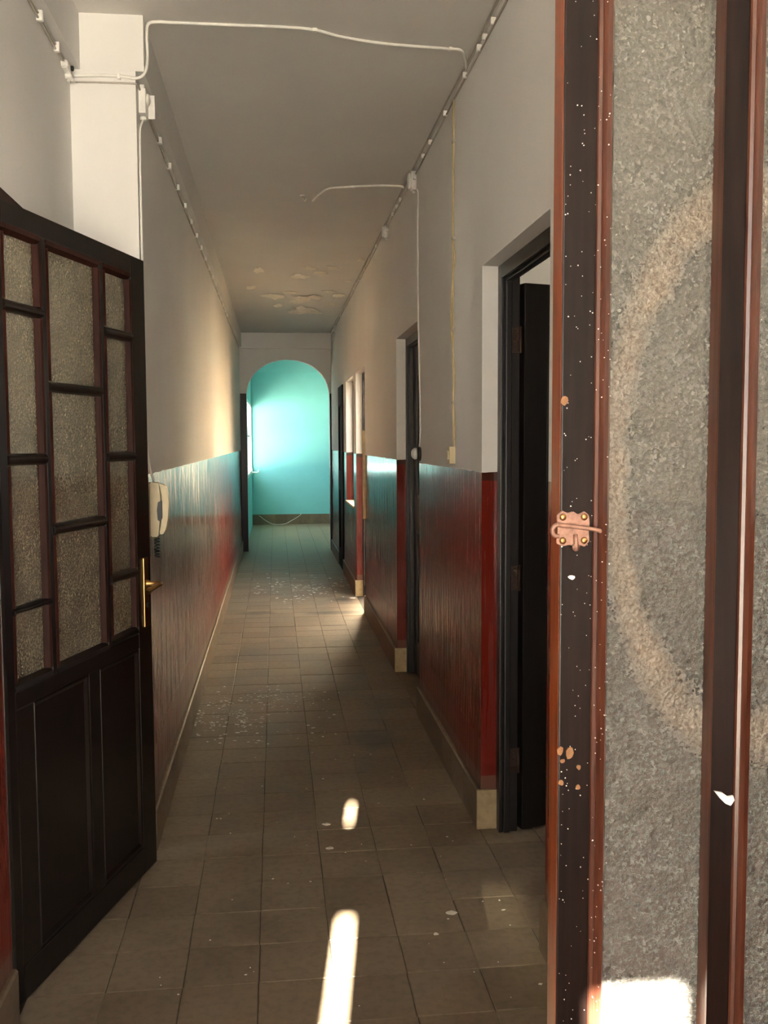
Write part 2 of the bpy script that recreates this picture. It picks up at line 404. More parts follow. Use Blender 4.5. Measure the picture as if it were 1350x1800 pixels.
# side rooms and the patio on the right
struct('wall_side_room', B((3.5, 3.65, Y0, 3.9, 0, H), (3.5, 3.65, 4.5, 6.9, 0, H), (3.5, 3.65, 3.9, 4.5, 0, .9), (3.5, 3.65, 3.9, 4.5, 2.0, H), (WB, 3.5, 6.8, 6.9, 0, H), (WB, 3.5, 4.75, 4.85, 0, H)), M_WHITE)
struct('wall_patio', B((3.0, 3.12, 6.9, 12.6, 0, H), (WB, 3.0, 12.5, 12.62, 0, H + .3)), M_OUT)
struct('wall_left_room', B((-2.3, -2.2, 1.2, 2.3, 0, H), (-2.3, -2.2, 2.9, 4.1, 0, H), (-2.3, -2.2, 2.3, 2.9, 0, 1.1), (-2.3, -2.2, 2.3, 2.9, 1.9, H), (-2.2, XE - .14, 1.2, 1.3, 0, H), (-2.2, XE - .3, 4.0, 4.1, 0, H)), M_WHITE)
# outdoors: ground, plus an unseen slotted wall added to shape the sun slivers
struct('ground', B((-40, 40, -40, 50, -0.3, -0.125)), M_GROUND)
struct('added_eave', B((XT - .8, XT - .151, 12.9, 18.6, 2.62, 2.74)), M_WHITE)        # added unseen eave, cuts high skylight into the turquoise room's window
g2 = struct('ground_bounce', B((-30, XT - .9, 8.0, 30.0, -.124, -.10)), M_BOUNCE)  # unseen ground added to control light bouncing into the turquoise room
YS = -8.0
def holed(x0, x1, z0, z1, holes):
    """rectangle minus holes, as boxes, split on the holes' edges"""
    xs = sorted({x0, x1, *[h[0] for h in holes], *[h[1] for h in holes]}); zs_ = sorted({z0, z1, *[h[2] for h in holes], *[h[3] for h in holes]})
    out = []
    for a, b in zip(xs, xs[1:]):
        for c, d in zip(zs_, zs_[1:]):
            mx, mz = (a + b) / 2, (c + d) / 2
            if not any(h[0] < mx < h[1] and h[2] < mz < h[3] for h in holes): out.append((a, b, YS - .08, YS, c, d))
    return out
struct('wall_sun_gobo', B(*holed(-1.62, -0.46, 0, 5.9, [(-1.222, -1.170, 3.3, 4.36), (-1.234, -1.212, 4.62, 4.73), (-0.785, -0.655, 3.7, 4.42)])), M_OUT)  # added sun blocker, holes cut for the floor streak and leaf patch

# ---------------------------------------------------------------- skirting tiles
def skirt_me(L, name='skirting_tile'):
    bm = bmesh.new(); prism(bm, [(0, 0), (.015, 0), (.015, .141), (.009, .147), (0, .147)], 'y', 0.0008, L - .0008)
    me = bpy.data.meshes.new(name); bm.to_mesh(me); bm.free(); me.materials.append(M_SKIRT); return me
sk_cache = {}
def skirting(parent, x, y0, y1, side):
    y = y0
    while y < y1 - .004:
        L = round(min(.25, y1 - y), 3)
        if L not in sk_cache: sk_cache[L] = skirt_me(L)
        o = bpy.data.objects.new('skirting_tile', sk_cache[L]); COL.objects.link(o); o.parent = parent
        if side < 0: o.location = (x, y, 0)                      # on a left wall, facing +x
        else: o.location = (x, y + L, 0); o.rotation_euler = (0, 0, math.pi)
        y += L
base_r = struct('baseboard_right', B((XR - .004, XR, 1.6, D1[0], 0, .145), (XR - .004, XR, D1[1], D2[0], 0, .145), (XR - .004, XR, D2[1], D3[0], 0, .145), (XR - .004, XR, D3[1], D4[0], 0, .145), (XR - .004, XR, D4[1], YA, 0, .145)), M_SKIRT)
for a, b in ((1.6, D1[0]), (D1[1], D2[0]), (D2[1], D3[0]), (D3[1], D4[0]), (D4[1], YA - .08)): skirting(base_r, XR - .002, a, b, 1)
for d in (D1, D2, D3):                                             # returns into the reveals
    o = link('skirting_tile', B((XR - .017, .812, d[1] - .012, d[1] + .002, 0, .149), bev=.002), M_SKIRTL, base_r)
base_l = struct('baseboard_left', B((XL - .001, XL + .003, YP, YA, 0, .145)), M_SKIRT)
skirting(base_l, XL + .001, YP, YA - .08, -1)
skirting(base_l, XE - .001, 1.4, LD[0] - .002, -1)
base_f = struct('baseboard_far', B((XT, 2.8, YB - .004, YB + .001, 0, .17)), M_SKIRT)
x = XT
while x < 2.5:
    o = link('skirting_tile', B((x + .001, x + .199, YB - .016, YB - .002, 0, .175), bev=.002), M_SKIRT, base_f); x += .2

# ---------------------------------------------------------------- doors and frames of the right wall
def frame_right(name, d, depth0=.808, depth1=.872, closed=False):
    fr = link(name, B((depth0, depth1, d[1] - .042, d[1] + .001, 0, LINT)), M_DOORW); fr['kind'] = 'structure'
    link('jamb', B((depth0, depth1, d[0] - .001, d[0] + .042, 0, LINT), bev=.003), M_DOORW, fr)
    link('head', B((depth0, depth1, d[0] + .042, d[1] - .042, LINT - .045, LINT), bev=.003), M_DOORW, fr)
    link('door_stop', B((depth0 + .012, depth0 + .034, d[1] - .056, d[1] - .040, 0, LINT - .045), (depth0 + .012, depth0 + .034, d[0] + .056, d[1] - .056, LINT - .060, LINT - .044), bev=.003), M_DOORW, fr)
    link('architrave', B((depth0 - .006, depth0 + .008, d[1] - .052, d[1] - .001, 0, LINT - .001), (depth0 - .006, depth0 + .008, d[0], d[1] - .052, LINT - .05, LINT - .001), bev=.003), M_DOORW, fr)
    return fr
f1 = frame_right('trim_4', D1); f2 = frame_right('trim_5', D2); f3 = frame_right('trim_6', D3)

def hinge(parent, x, y, z, mat=M_RUST):
    bm = bmesh.new(); box(bm, x - .018, x + .012, y - .003, y, z - .045, z + .045, .001)
    ring_tube(bm, [(x + .012, y - .005, z - .047), (x + .012, y - .005, z + .047)], .006, 8)
    for dz in (-.03, 0, .03): lathe(bm, [(.004, 0), (.003, .0015)], (x - .004, y - .003, z + dz), (0, -1, 0), 8)
    return link('hinge', bm, mat, parent)
for z in (1.80, 0.945, 0.27): hinge(f1, .862, D1[1] - .042, z)
hinge(f2, .862, D2[1] - .042, .80)

def panel_leaf(name, label, loc, rz, W, Hh, t=.04, panels=(), handle=True, mat=None):
    """front at local y=0, hinge at local x=0, leaf runs along +x"""
    M_DOORW = mat or globals()['M_DOORW']
    R = thing(name, label, 'door', loc, rz)
    st = .10
    link('stile', B((0, st, 0, t, .008, Hh), bev=.003), M_DOORW, R); link('stile', B((W - st, W, 0, t, .008, Hh), bev=.003), M_DOORW, R)
    zs2 = sorted([.008] + [z for p in panels for z in p] + [Hh])
    for i in range(0, len(zs2), 2):
        link('rail', B((st, W - st, 0, t, zs2[i], zs2[i + 1]), bev=.003), M_DOORW, R)
    for a, b in panels:
        link('panel', B((st, W - st, .012, t - .012, a, b)), M_DOORW, R)
        link('moulding', B((st, st + .018, .003, .013, a, b), (W - st - .018, W - st, .003, .013, a, b), (st + .018, W - st - .018, .003, .013, a, a + .018), (st + .018, W - st - .018, .003, .013, b - .018, b), bev=.004), M_DOORW, R)
    if handle:
        h = link('handle_plate', B((W - .07, W - .035, -.004, 0, .93, 1.12), bev=.002), M_STEEL, R)
        bm = bmesh.new(); ring_tube(bm, smooth_pts([(W - .052, -.004, 1.05), (W - .052, -.045, 1.05), (W - .08, -.05, 1.05), (W - .16, -.048, 1.045)], 4), .008, 8)
        link('lever', bm, M_STEEL, h)
    return R
panel_leaf('panelled_door', 'near black panelled door swung open inside the nearest doorway on the right', (.888, D1[1] - .050, 0), math.radians(17), .80, 2.0,
           panels=((.21, .80), (.90, 1.10), (1.20, 1.86)))
R = panel_leaf('panelled_door', 'dark brown door shut in the second doorway along the right wall', (.846, D2[1] - .047, 0), math.radians(-90), .85, 2.015, t=.03, panels=((.2, .9), (1.1, 1.85)), handle=False)
R = panel_leaf('panelled_door', 'dark door set flush with the right wall just before the arch', (XR - .012, D4[1] - .002, 0), math.radians(-90), D4[1] - D4[0] - .004, LINT - .003, panels=((.2, .9), (1.1, 1.85)), handle=False, mat=M_DOORM)
# window opening between the third doorway and the flush door
wf = link('window_1', B((.815, .865, WIN[1] - .04, WIN[1], .84, LINT), (.815, .865, WIN[0], WIN[0] + .04, .84, LINT), (.815, .865, WIN[0] + .04, WIN[1] - .04, LINT - .04, LINT), (.815, .865, WIN[0] + .04, WIN[1] - .04, .82, .86)), M_DOORW); wf['kind'] = 'structure'
link('window_sill', B((XR - .012, .82, WIN[0] - .0, WIN[1], .805, .825), bev=.003), M_SILL_LIT, wf)
link('mullion', B((.825, .855, (WIN[0] + WIN[1]) / 2 - .02, (WIN[0] + WIN[1]) / 2 + .02, .86, LINT - .04), bev=.003), M_DOORW, wf)
# pale strip painted as the sunlit near edge of the third doorway
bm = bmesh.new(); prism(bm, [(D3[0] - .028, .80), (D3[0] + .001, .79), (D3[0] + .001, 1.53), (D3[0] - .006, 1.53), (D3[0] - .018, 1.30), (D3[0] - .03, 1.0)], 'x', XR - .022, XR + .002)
tr = struct('sunlit_edge_strip', bm, M_SILL_LIT)
# timber jamb posts on both sides of the arch
for nm, a, b in (('trim_8', XL + .002, ax0 + .002), ('trim_9', ax1 - .002, XR - .002)):
    struct(nm, B((a, b, YA - .075, YA - .001, 0, 2.07), bev=.004), M_WOOD)
# timber lining of the side doorway behind the glazed leaf
fl = link('trim_10', B((XE - .10, XE + .002, LD[0], LD[0] + .028, 0, LINT)), M_DOORW); fl['kind'] = 'structure'
link('head', B((XE - .10, XE + .002, LD[0] + .028, LD[1], LINT - .042, LINT), bev=.002), M_BEAD, fl)

# ---------------------------------------------------------------- glazed leaves
def bead(parent, u0, u1, z0, z1, w, y_out, y_in, mat, name='glazing_bead'):
    """four mitred mouldings round a pane"""
    bm = bmesh.new()
    out = [(u0 - w, z0 - w), (u1 + w, z0 - w), (u1 + w, z1 + w), (u0 - w, z1 + w)]; inn = [(u0, z0), (u1, z0), (u1, z1), (u0, z1)]
    mid = [((a[0] * .45 + b[0] * .55), (a[1] * .45 + b[1] * .55)) for a, b in zip(out, inn)]
    ym = y_out - .002
    for i in range(4):
        j = (i + 1) % 4
        vs_ = [bm.verts.new((out[i][0], y_out + .004, out[i][1])), bm.verts.new((out[j][0], y_out + .004, out[j][1])),
               bm.verts.new((out[j][0] * .8 + inn[j][0] * .2, ym, out[j][1] * .8 + inn[j][1] * .2)), bm.verts.new((out[i][0] * .8 + inn[i][0] * .2, ym, out[i][1] * .8 + inn[i][1] * .2)),
               bm.verts.new((mid[j][0], ym + .002, mid[j][1])), bm.verts.new((mid[i][0], ym + .002, mid[i][1])),
               bm.verts.new((inn[j][0], y_in, inn[j][1])), bm.verts.new((inn[i][0], y_in, inn[i][1]))]
        for q in ((0, 1, 2, 3), (3, 2, 4, 5), (5, 4, 6, 7)): bm.faces.new([vs_[k] for k in q])
    bmesh.ops.recalc_face_normals(bm, faces=bm.faces)
    return link(name, bm, mat, parent)

t = .038
LRZ = math.atan2(.851, .249)
leaf = thing('glazed_door', 'dark wooden door leaf with eleven hammered glass panes standing open at left', 'door', (-.657, 2.477, 0), LRZ)
link('stile', B((-.052, .002, 0, t, .008, 2.035), bev=.003), M_WOOD, leaf)
link('stile', B((.742, .843, 0, t, .008, 2.035), bev=.003), M_WOOD, leaf)
link('rail', B((.002, .742, 0, t, 1.978, 2.035), bev=.003), M_WOOD, leaf)
link('rail', B((.002, .742, 0, t, .768, .815), bev=.003), M_WOOD, leaf)
link('rail', B((.002, .742, 0, t, .008, .10), bev=.003), M_WOOD, leaf)
link('mullion', B((.192, .214, .001, t - .001, .815, 1.978), bev=.003), M_WOOD, leaf)
link('mullion', B((.527, .547, .001, t - .001, .815, 1.978), bev=.003), M_WOOD, leaf)
link('mullion', B((.395, .462, .001, t - .001, .10, .768), bev=.003), M_WOOD, leaf)
link('stile', B((.002, .088, .001, t - .001, .10, .768), bev=.003), M_WOOD, leaf)
colsP = [(.022, .172, [(.838, 1.008), (1.026, 1.384), (1.414, 1.767), (1.797, 1.958)]),
         (.234, .507, [(.836, 1.190), (1.222, 1.578), (1.607, 1.956)]),
         (.567, .722, [(.843, 1.006), (1.036, 1.382), (1.411, 1.761), (1.792, 1.956)])]
for u0, u1, rows_ in colsP:
    for i, (a, b) in enumerate(rows_):
        link('pane', B((u0 - .012, u1 + .012, .017, .021, a - .006, b + .006)), M_GLASS, leaf)
        # side and end beads
        for s, ue in ((1, u0), (-1, u1)):
            bm = bmesh.new(); prism(bm, [(ue - s * .019, .002), (ue - s * .012, -.002), (ue - s * .006, .001), (ue, .015), (ue, .017), (ue - s * .019, .017)], 'z', a, b); link('glazing_bead', bm, M_BEAD, leaf)
        if i: # glazing bar below this pane: a half-round bar
            zc = (rows_[i - 1][1] + a) / 2; hh = (a - rows_[i - 1][1]) / 2
            bm = bmesh.new(); prof = [(.016 - .022 * math.sin(math.pi * k / 8), zc - hh * math.cos(math.pi * k / 8)) for k in range(9)] + [(.03, zc + hh), (.03, zc - hh)]
            prism(bm, prof, 'x', u0 - .018, u1 + .018); link('glazing_bar', bm, M_WOOD, leaf)
    bm = bmesh.new(); a = rows_[0][0]
    prism(bm, [(.0, a - .023), (-.002, a - .020), (.002, a - .010), (.016, a), (.018, a), (.018, a - .023)], 'x', u0 - .018, u1 + .018); link('glazing_bead', bm, M_WOOD, leaf)
    bm = bmesh.new(); a = rows_[-1][1]
    prism(bm, [(.0, a + .022), (.002, a + .010), (.016, a), (.018, a), (.018, a + .022)], 'x', u0 - .018, u1 + .018); link('glazing_bead', bm, M_BEAD, leaf)
for u0, u1 in ((.088, .395), (.462, .742)):
    link('panel', B((u0, u1, .011, t - .011, .10, .768)), M_WOOD, leaf)
    bead(leaf, u0 + .018, u1 - .018, .118, .750, .018, .003, .011, M_WOOD, 'panel_moulding')
hp = link('handle_plate', B((.779, .817, -.005, 0, .832, 1.062), bev=.002), M_BRASS, leaf)
bm = bmesh.new(); lathe(bm, [(.013, 0), (.012, .006), (.009, .010), (.009, .04)], (.798, -.005, .975), (0, -1, 0), 14)
link('lever_neck', bm, M_BRASS, hp)
bm = bmesh.new(); ring_tube(bm, smooth_pts([(.798, -.040, .975), (.798, -.052, .975), (.785, -.058, .975), (.74, -.058, .972), (.70, -.054, .966), (.69, -.054, .962)], 4), [.008] * 6 + [.0075] * 8 + [.009] * 6 + [.010], 10)
link('lever', bm, M_BRASS, hp)
bm = bmesh.new(); lathe(bm, [(.009, 0), (.009, .003), (.004, .004)], (.798, -.005, .905), (0, -1, 0), 12); link('keyhole', bm, M_BLACK, hp)
for z in (1.75, 1.05, .25):
    bm = bmesh.new(); ring_tube(bm, [(-.058, .004, z - .05), (-.058, .004, z + .05)], .007, 8); link('hinge', bm, M_RUST, leaf)

# near leaf on the right
near = thing('glazed_door', 'mahogany door leaf close by at right with tall stained hammered glass strips', 'door', (.347, 1.15, 0), 0.0)
tn = .040; zt2 = 2.30
bm = B((0, .042, 0, tn, .01, zt2), bev=.002)
st1 = link('stile', bm, M_NEAR, near)
e_ = link('leaf_edge', B((-.0006, .0005, .002, tn - .002, .012, zt2 - .002)), M_EDGE, near); e_['label'] = 'orange brown bare edge of the leaf'
link('stile', B((.347, .388, 0, tn, .01, zt2), bev=.002), M_NEAR, near)
link('rail', B((.042, .347, 0, tn, 2.18, zt2), bev=.002), M_NEAR, near)
link('rail', B((.042, .347, 0, tn, .50, .60), bev=.002), M_NEAR, near)
link('rail', B((.042, .347, 0, tn, .01, .16), bev=.002), M_NEAR, near)
link('mullion', B((.197, .231, 0, tn, .60, 2.18), bev=.002), M_NEAR, near)
link('panel', B((.042, .347, .012, tn - .012, .16, .50)), M_NEAR, near)
for u0, u1, wl, wr in ((.066, .196, .026, .003), (.258, .328, .028, .018)):
    pn = link('pane', B((u0 - .006, u1 + .004, .019, .023, .60, 2.18)), M_GLASSN, near)
    for s, ue, w in ((1, u0, wl), (-1, u1, wr)):
        bm = bmesh.new(); prism(bm, [(ue - s * w, .002), (ue - s * w * .92, -.002), (ue - s * w * .78, -.004), (ue - s * w * .70, -.001), (ue - s * w * .55, -.006), (ue - s * w * .30, -.003), (ue - s * w * .08, .008), (ue, .019), (ue - s * w, .019)], 'z', .62, 2.16); link('glazing_bead', bm, M_NEARB, near)
    for za, zb in ((.598, .62), (2.16, 2.182)): link('glazing_bead', B((u0 - wl, u1 + wr, -.004, .019, za, zb), bev=.004), M_NEARB, near)
# hook latch on its edge
bm = bmesh.new(); zc = 1.333
prism(bm, [(-.006, zc - .017), (.002, zc - .021), (.010, zc - .019), (.016, zc - .021), (.022, zc - .019), (.030, zc - .022), (.036, zc - .015), (.035, zc - .005), (.036, zc + .006), (.035, zc + .017), (.029, zc + .022), (.021, zc + .018), (.015, zc + .022), (.008, zc + .020), (.001, zc + .023), (-.006, zc + .017), (-.004, zc)], 'y', -.004, -.0005, .0008)
lp = link('latch_plate', bm, M_COPPER, near); lp['label'] = 'rusty copper scalloped latch plate'
bm = bmesh.new()
ring_tube(bm, smooth_pts([(-.004, -.008, zc - .008), (-.011, -.009, zc - .006), (-.013, -.010, zc + .001), (-.008, -.010, zc + .006), (0, -.009, zc + .005), (.02, -.009, zc + .003), (.044, -.010, zc - .001), (.047, -.008, zc - .003)], 5), .0028, 8)
link('latch_hook', bm, M_COPPER, lp)
bm = bmesh.new(); ring_tube(bm, [(.017, -.007, zc - .006), (.0175, -.008, zc - .018), (.0175, -.008, zc - .024)], [.003, .003, .0045], 8); lathe(bm, [(.005, 0), (.005, .002), (.002, .004)], (.0175, -.007, zc - .022), (0, -1, 0), 10)
link('latch_pin', bm, M_COPPER, lp)
for dx in (.002, .029):
    for dz in (-.014, .015):
        bm = bmesh.new(); lathe(bm, [(.0045, 0), (.0035, .0018), (.001, .0024)], (dx, -.004, zc + dz), (0, -1, 0), 10); link('screw', bm, M_BRASS, lp)
def blob(bm, x, z, rx_, rz_, y=-.0003, d=.0012, n=9, seed=0):
    rg = random.Random(seed); pts = []
    for k in range(n):
        a = 2 * math.pi * k / n; f = rg.uniform(.75, 1.15); pts.append((x + rx_ * f * math.cos(a), z + rz_ * f * math.sin(a)))
    prism(bm, pts, 'y', y - d, y + d)
for i, (bx, bz, rx_, rz_) in enumerate(((.014, 1.052, .0050, .0085), (.002, 1.055, .0045, .0055), (.005, 1.042, .003, .003), (.026, 1.033, .0032, .0034), (.0255, 1.008, .0034, .0032), (.0035, 1.014, .0032, .0036), (.003, 1.49, .005, .006))):
    bm = bmesh.new(); blob(bm, bx, bz, rx_, rz_, seed=i); link('splinter_mark', bm, M_TAN, near)
bm = bmesh.new(); prism(bm, [(.204, .995), (.212, .985), (.219, .978), (.226, .975), (.231, .982), (.229, .988), (.222, .987), (.214, .993)], 'y', -.0035, -.0002)
link('paint_smear', bm, M_PLAST, near)
bm = bmesh.new(); blob(bm, .0145, 1.273, .005, .0028, seed=3); link('paint_smear', bm, M_PLAST, near)
bm = bmesh.new(); rg = random.Random(5)
for _ in range(240):
    x_, z_ = rg.uniform(.002, .062), rg.uniform(.7, 2.0); r_ = rg.choice((.0004, .0006, .0006, .0009))
    yy = 0 if x_ < .040 else -.006
    blob(bm, x_, z_, r_, r_, y=yy, d=.0006, n=5, seed=_)
sp_ = link('paint_specks', bm, M_PLAST, near); sp_['kind'] = 'stuff'

# ---------------------------------------------------------------- intercom handset on the left wall
ic = thing('intercom_handset', 'cream door intercom with handset on the left wall behind the glazed leaf', 'intercom', (XL, 3.56, 1.20))
bm = bmesh.new(); prism(bm, [(0, -.098), (.026, -.098), (.034, -.02), (.036, .04), (.030, .096), (0, .098)], 'y', -.042, .042, .004)
link('wall_base', bm, M_CREAM, ic)
bm = bmesh.new(); prism(bm, [(.028, .094), (.052, .086), (.060, .060), (.063, .02), (.060, -.03), (.052, -.07), (.040, -.092), (.029, -.088), (.036, -.05), (.040, .0), (.039, .05), (.034, .08)], 'y', -.026, .026, .003)
link('handset', bm, M_CREAM, ic)
bm = bmesh.new(); prism(bm, [(.028, .028), (.041, .032), (.041, -.03), (.034, -.042), (.026, -.036), (.024, 0)], 'y', -.044, -.020, .001)
link('cradle_recess', bm, M_BLACK, ic)
bm = bmesh.new(); pts = [(.016 + .009 * math.cos(k * .9), .006 * math.sin(k * .9), -.096 - .0016 * k) for k in range(50)]
ring_tube(bm, pts, .0028, 6); link('coiled_cord', bm, M_BLACK, ic)

# ---------------------------------------------------------------- wiring
def cable(name, label, cat, pts, r, mat, n=6, group=None):
    bm = bmesh.new(); ring_tube(bm, smooth_pts(pts, n), r, 8); o = link(name, bm, mat); return tag(o, label, cat, group)
def clip(parent, x, y, z, sx=.018, sy=.020, sz=.018, mat=M_PLAST):
    return link('cable_clip', B((x - sx / 2, x + sx / 2, y - sy / 2, y + sy / 2, z - sz / 2, z + sz / 2), bev=.003), mat, parent)
rb = thing('wire_pair', 'pair of painted wires clipped along the right wall under the ceiling', 'wire', (XR, 0, 2.84))
for dx, dz, r_ in ((-.004, -.016, .0036), (-.016, .0105, .0036)):
    bm = bmesh.new(); rg = random.Random(int(r_ * 1e4 + dx * 1e3))
    ring_tube(bm, [(dx + rg.uniform(-.0005, 0), 1.3 + .3 * k, dz + rg.uniform(-.004, .004)) for k in range(39)], r_, 6); link('wire', bm, M_WIREG, rb)
for y in (2.85, 3.25, 3.38, 3.47, 3.73, 4.16, 4.56, 4.78, 5.64, 5.80, 6.0, 6.97, 7.47, 7.9, 8.4, 8.9, 9.5, 10.1, 10.8, 11.6, 12.3):
    clip(rb, -.009, y, -.010, .018, .014, .022)
lb = thing('wire_pair', 'pair of wires clipped along the corridor left wall below the ceiling beam', 'wire', (XL, 0, 2.63))
for dz in (0, -.011):
    bm = bmesh.new(); rg = random.Random(int(dz * 1e4) + 3)
    ring_tube(bm, [(.005, 3.56 + .3 * k, dz + .012 * min(1, k / 12) + rg.uniform(-.003, .003)) for k in range(31)], .0036, 6); link('wire', bm, M_WIREG, lb)
for k in range(17): clip(lb, .009, 3.62 + .36 * k, -.004 + .012 * min(1, k / 9), .020, .022, .026)
# wires of the entry wall ending in a porcelain connector at the pillar
eb = thing('wire_pair', 'pair of dark wires running along the entry left wall to the pillar', 'wire', (XE, 0, 2.655))
for dz in (.006, -.007):
    bm = bmesh.new(); ring_tube(bm, [(.006, 1.0 + .2 * k, dz) for k in range(12)] + [(.008, 3.26, dz * .8)], .0032, 6); link('wire', bm, M_WIREG, eb)
for y in (2.45, 2.94, 3.16): clip(eb, .009, y, 0, .018, .016, .030)
cb = thing('wire_connector', 'small white porcelain wire connector in the corner of the pillar', 'connector', (XE, 3.30, 2.642))
link('block', B((.001, .020, -.045, .02, -.012, .014), bev=.004), M_PLAST, cb)
for dy in (-.045, .012, .035):
    bm = bmesh.new(); lathe(bm, [(.009, 0), (.010, .006), (.006, .010), (.010, .014), (.008, .020), (.002, .022)], (.001, dy, -.018 if dy > 0 else 0.0), (1, 0, 0), 12); link('insulator', bm, M_PLAST, cb)
bm = bmesh.new(); lathe(bm, [(.008, 0), (.008, .010), (.003, .012)], (.018, .010, .006), (1, 0, 0), 10); link('screw', bm, M_BLACK, cb)
# white cable: pillar top, beam face, across the ceiling to the right wall
wc = cable('ceiling_cable', 'long white cable crossing the ceiling from the pillar to the right wall', 'cable',
      [(-.645, 3.38, 2.650), (-.57, 3.382, 2.655), (-.489, 3.382, 2.655), (-.440, 3.380, 2.650), (-.413, 3.386, 2.675), (-.411, 3.43, 2.745), (-.411, 3.42, 2.80), (-.405, 3.42, 2.842), (-.37, 3.425, 2.8525),
       (-.332, 3.426, 2.8525), (-.142, 3.425, 2.8525), (.05, 3.423, 2.8525), (.153, 3.436, 2.8525), (.248, 3.483, 2.8525), (.372, 3.519, 2.8525), (.497, 3.536, 2.8525), (.643, 3.547, 2.8525), (.687, 3.558, 2.8525), (.716, 3.622, 2.849), (.732, 3.68, 2.838)], .0052, M_PLAST)
link('cable_clip', B((.145, .162, 3.427, 3.445, 2.846, 2.857), bev=.002), M_PLAST, wc)
link('cable_clip', B((-.505, -.495, 3.374, 3.391, 2.645, 2.663), bev=.002), M_PLAST, wc)
link('cable_clip', B((.64, .652, 3.538, 3.556, 2.846, 2.857), bev=.002), M_PLAST, wc)
cable('wire_strip', 'thin grey wire running under the beam across the pillar', 'wire', [(-.64, 3.384, 2.632), (-.55, 3.386, 2.634), (-.462, 3.386, 2.634), (-.441, 3.40, 2.634), (-.440, 3.47, 2.630)], .003, M_WIREG)
sc = cable('ceiling_cable', 'short loose white cable on the ceiling ending beside the hook', 'cable', [(.728, 5.427, 2.842), (.70, 5.428, 2.852), (.57, 5.431, 2.8525), (.447, 5.466, 2.8525), (.323, 5.515, 2.8525), (.272, 5.632, 2.850), (.236, 5.726, 2.832)], .0062, M_PLAST)
link('cable_clip', B((.44, .452, 5.457, 5.475, 2.846, 2.857), bev=.002), M_PLAST, sc)
hk = thing('ceiling_hook', 'small bent ceiling hook beside the end of the short cable', 'hook', (.176, 5.695, H))
bm = bmesh.new(); lathe(bm, [(.016, 0), (.014, .004), (.005, .006)], (0, 0, 0), (0, 0, -1), 12); link('rose', bm, M_PLAST, hk)
bm = bmesh.new(); ring_tube(bm, smooth_pts([(0, 0, 0), (0, 0, -.022), (.012, 0, -.034), (.020, 0, -.026), (.018, 0, -.016)], 4), .003, 6); link('hook', bm, M_WIREG, hk)
# junction boxes
jb = thing('junction_box', 'open white junction box on the left wall beside the pillar', 'junction box', (XL, 3.475, 2.598))
link('box_body', B((.001, .026, -.040, .040, -.042, .042), bev=.005), M_PLAST, jb)
bm = bmesh.new(); lathe(bm, [(.020, 0), (.020, .006), (.012, .010), (.002, .011)], (.026, -.006, .012), (1, 0, 0), 16); link('round_cover', bm, M_PLAST, jb)
link('loose_lid', B((.026, .048, .034, .039, -.038, .042), bev=.002), M_PLAST, jb)
bm = bmesh.new(); ring_tube(bm, [(.012, -.01, .042), (.012, -.015, .060)], .008, 10); link('cable_gland', bm, M_PLAST, jb)
bm = bmesh.new(); ring_tube(bm, [(.012, .0, -.042), (.012, .0, -.054)], .011, 10); link('cable_gland', bm, M_PLAST, jb)
def round_box(label, y, z, r=.042):
    j = thing('junction_box', label, 'junction box', (XR, y, z))
    bm = bmesh.new(); lathe(bm, [(r, 0), (r, .022), (r * .93, .026)], (0, 0, 0), (-1, 0, 0), 20); link('box_body', bm, M_PLAST, j)
    bm = bmesh.new(); lathe(bm, [(r * .80, .026), (r * .80, .034), (r * .6, .040), (.002, .042)], (0, 0, 0), (-1, 0, 0), 20); link('cover', bm, M_PLAST, j)
    bm = bmesh.new(); ring_tube(bm, [(-.012, -r * .3, -r), (-.012, -r * .3, -r - .016)], .008, 10); link('cable_gland', bm, M_PLAST, j)
    bm = bmesh.new(); ring_tube(bm, [(-.012, -r - .016, .0), (-.012, -r + .004, 0)], .008, 10); link('cable_gland', bm, M_PLAST, j)
round_box('larger round white junction box at the top of the right wall above the white cord', 5.10, 2.795, .050)
round_box('smaller round white junction box farther along under the ceiling on the right', 6.33, 2.795, .042)
round_box('tiny white junction box at the far right corner of the ceiling near the arch', 11.6, 2.78, .045)
# cords and switches
cable('switch_cord', 'white cord dropping from the junction box to the round switch', 'cord', [(.738, 5.07, 2.737), (.738, 4.965, 2.70), (.738, 4.975, 2.534), (.738, 4.965, 2.387), (.738, 4.972, 2.247), (.738, 4.945, 1.951), (.738, 4.909, 1.66), (.738, 4.895, 1.486), (.738, 4.93, 1.415)], .0040, M_PLAST)
bw = thing('bell_wire', 'twin yellowed wires running down to the cream switch, one bowing out', 'wire', (0, 0, 0))
for s in (0, 1):
    pts = [(.740, 3.978, 2.83), (.740, 3.977, 2.542), (.740, 3.988, 2.271), (.740, (3.95, 3.995)[s], 2.194), (.740, (4.0, 3.975)[s], 2.111), (.740, (4.035, 3.975)[s], 1.999), (.740, (4.035, 3.972)[s], 1.90), (.740, 3.987, 1.80), (.740, 3.96 + .01 * s, 1.70), (.740, 3.98, 1.60), (.740, 3.955 + .015 * s, 1.50), (.740, 3.965, 1.418)]
    bm = bmesh.new(); ring_tube(bm, smooth_pts([(x_, y_ + (.012 if s else 0), z_) for x_, y_, z_ in pts], 5), .0030, 8); link('wire', bm, M_WIREY, bw)
for z in (2.66, 2.27, 1.90, 1.60): link('cable_clip', B((.733, .745, 3.965, 3.998, z - .006, z + .006), bev=.002), M_WIREG, bw)
sw = thing('light_switch', 'round white switch with a black side beside the second doorway', 'switch', (XR, 4.94, 1.375))
bm = bmesh.new(); lathe(bm, [(.036, 0), (.036, .012), (.030, .020)], (0, 0, 0), (-1, 0, 0), 18); link('switch_base', bm, M_BLACK, sw)
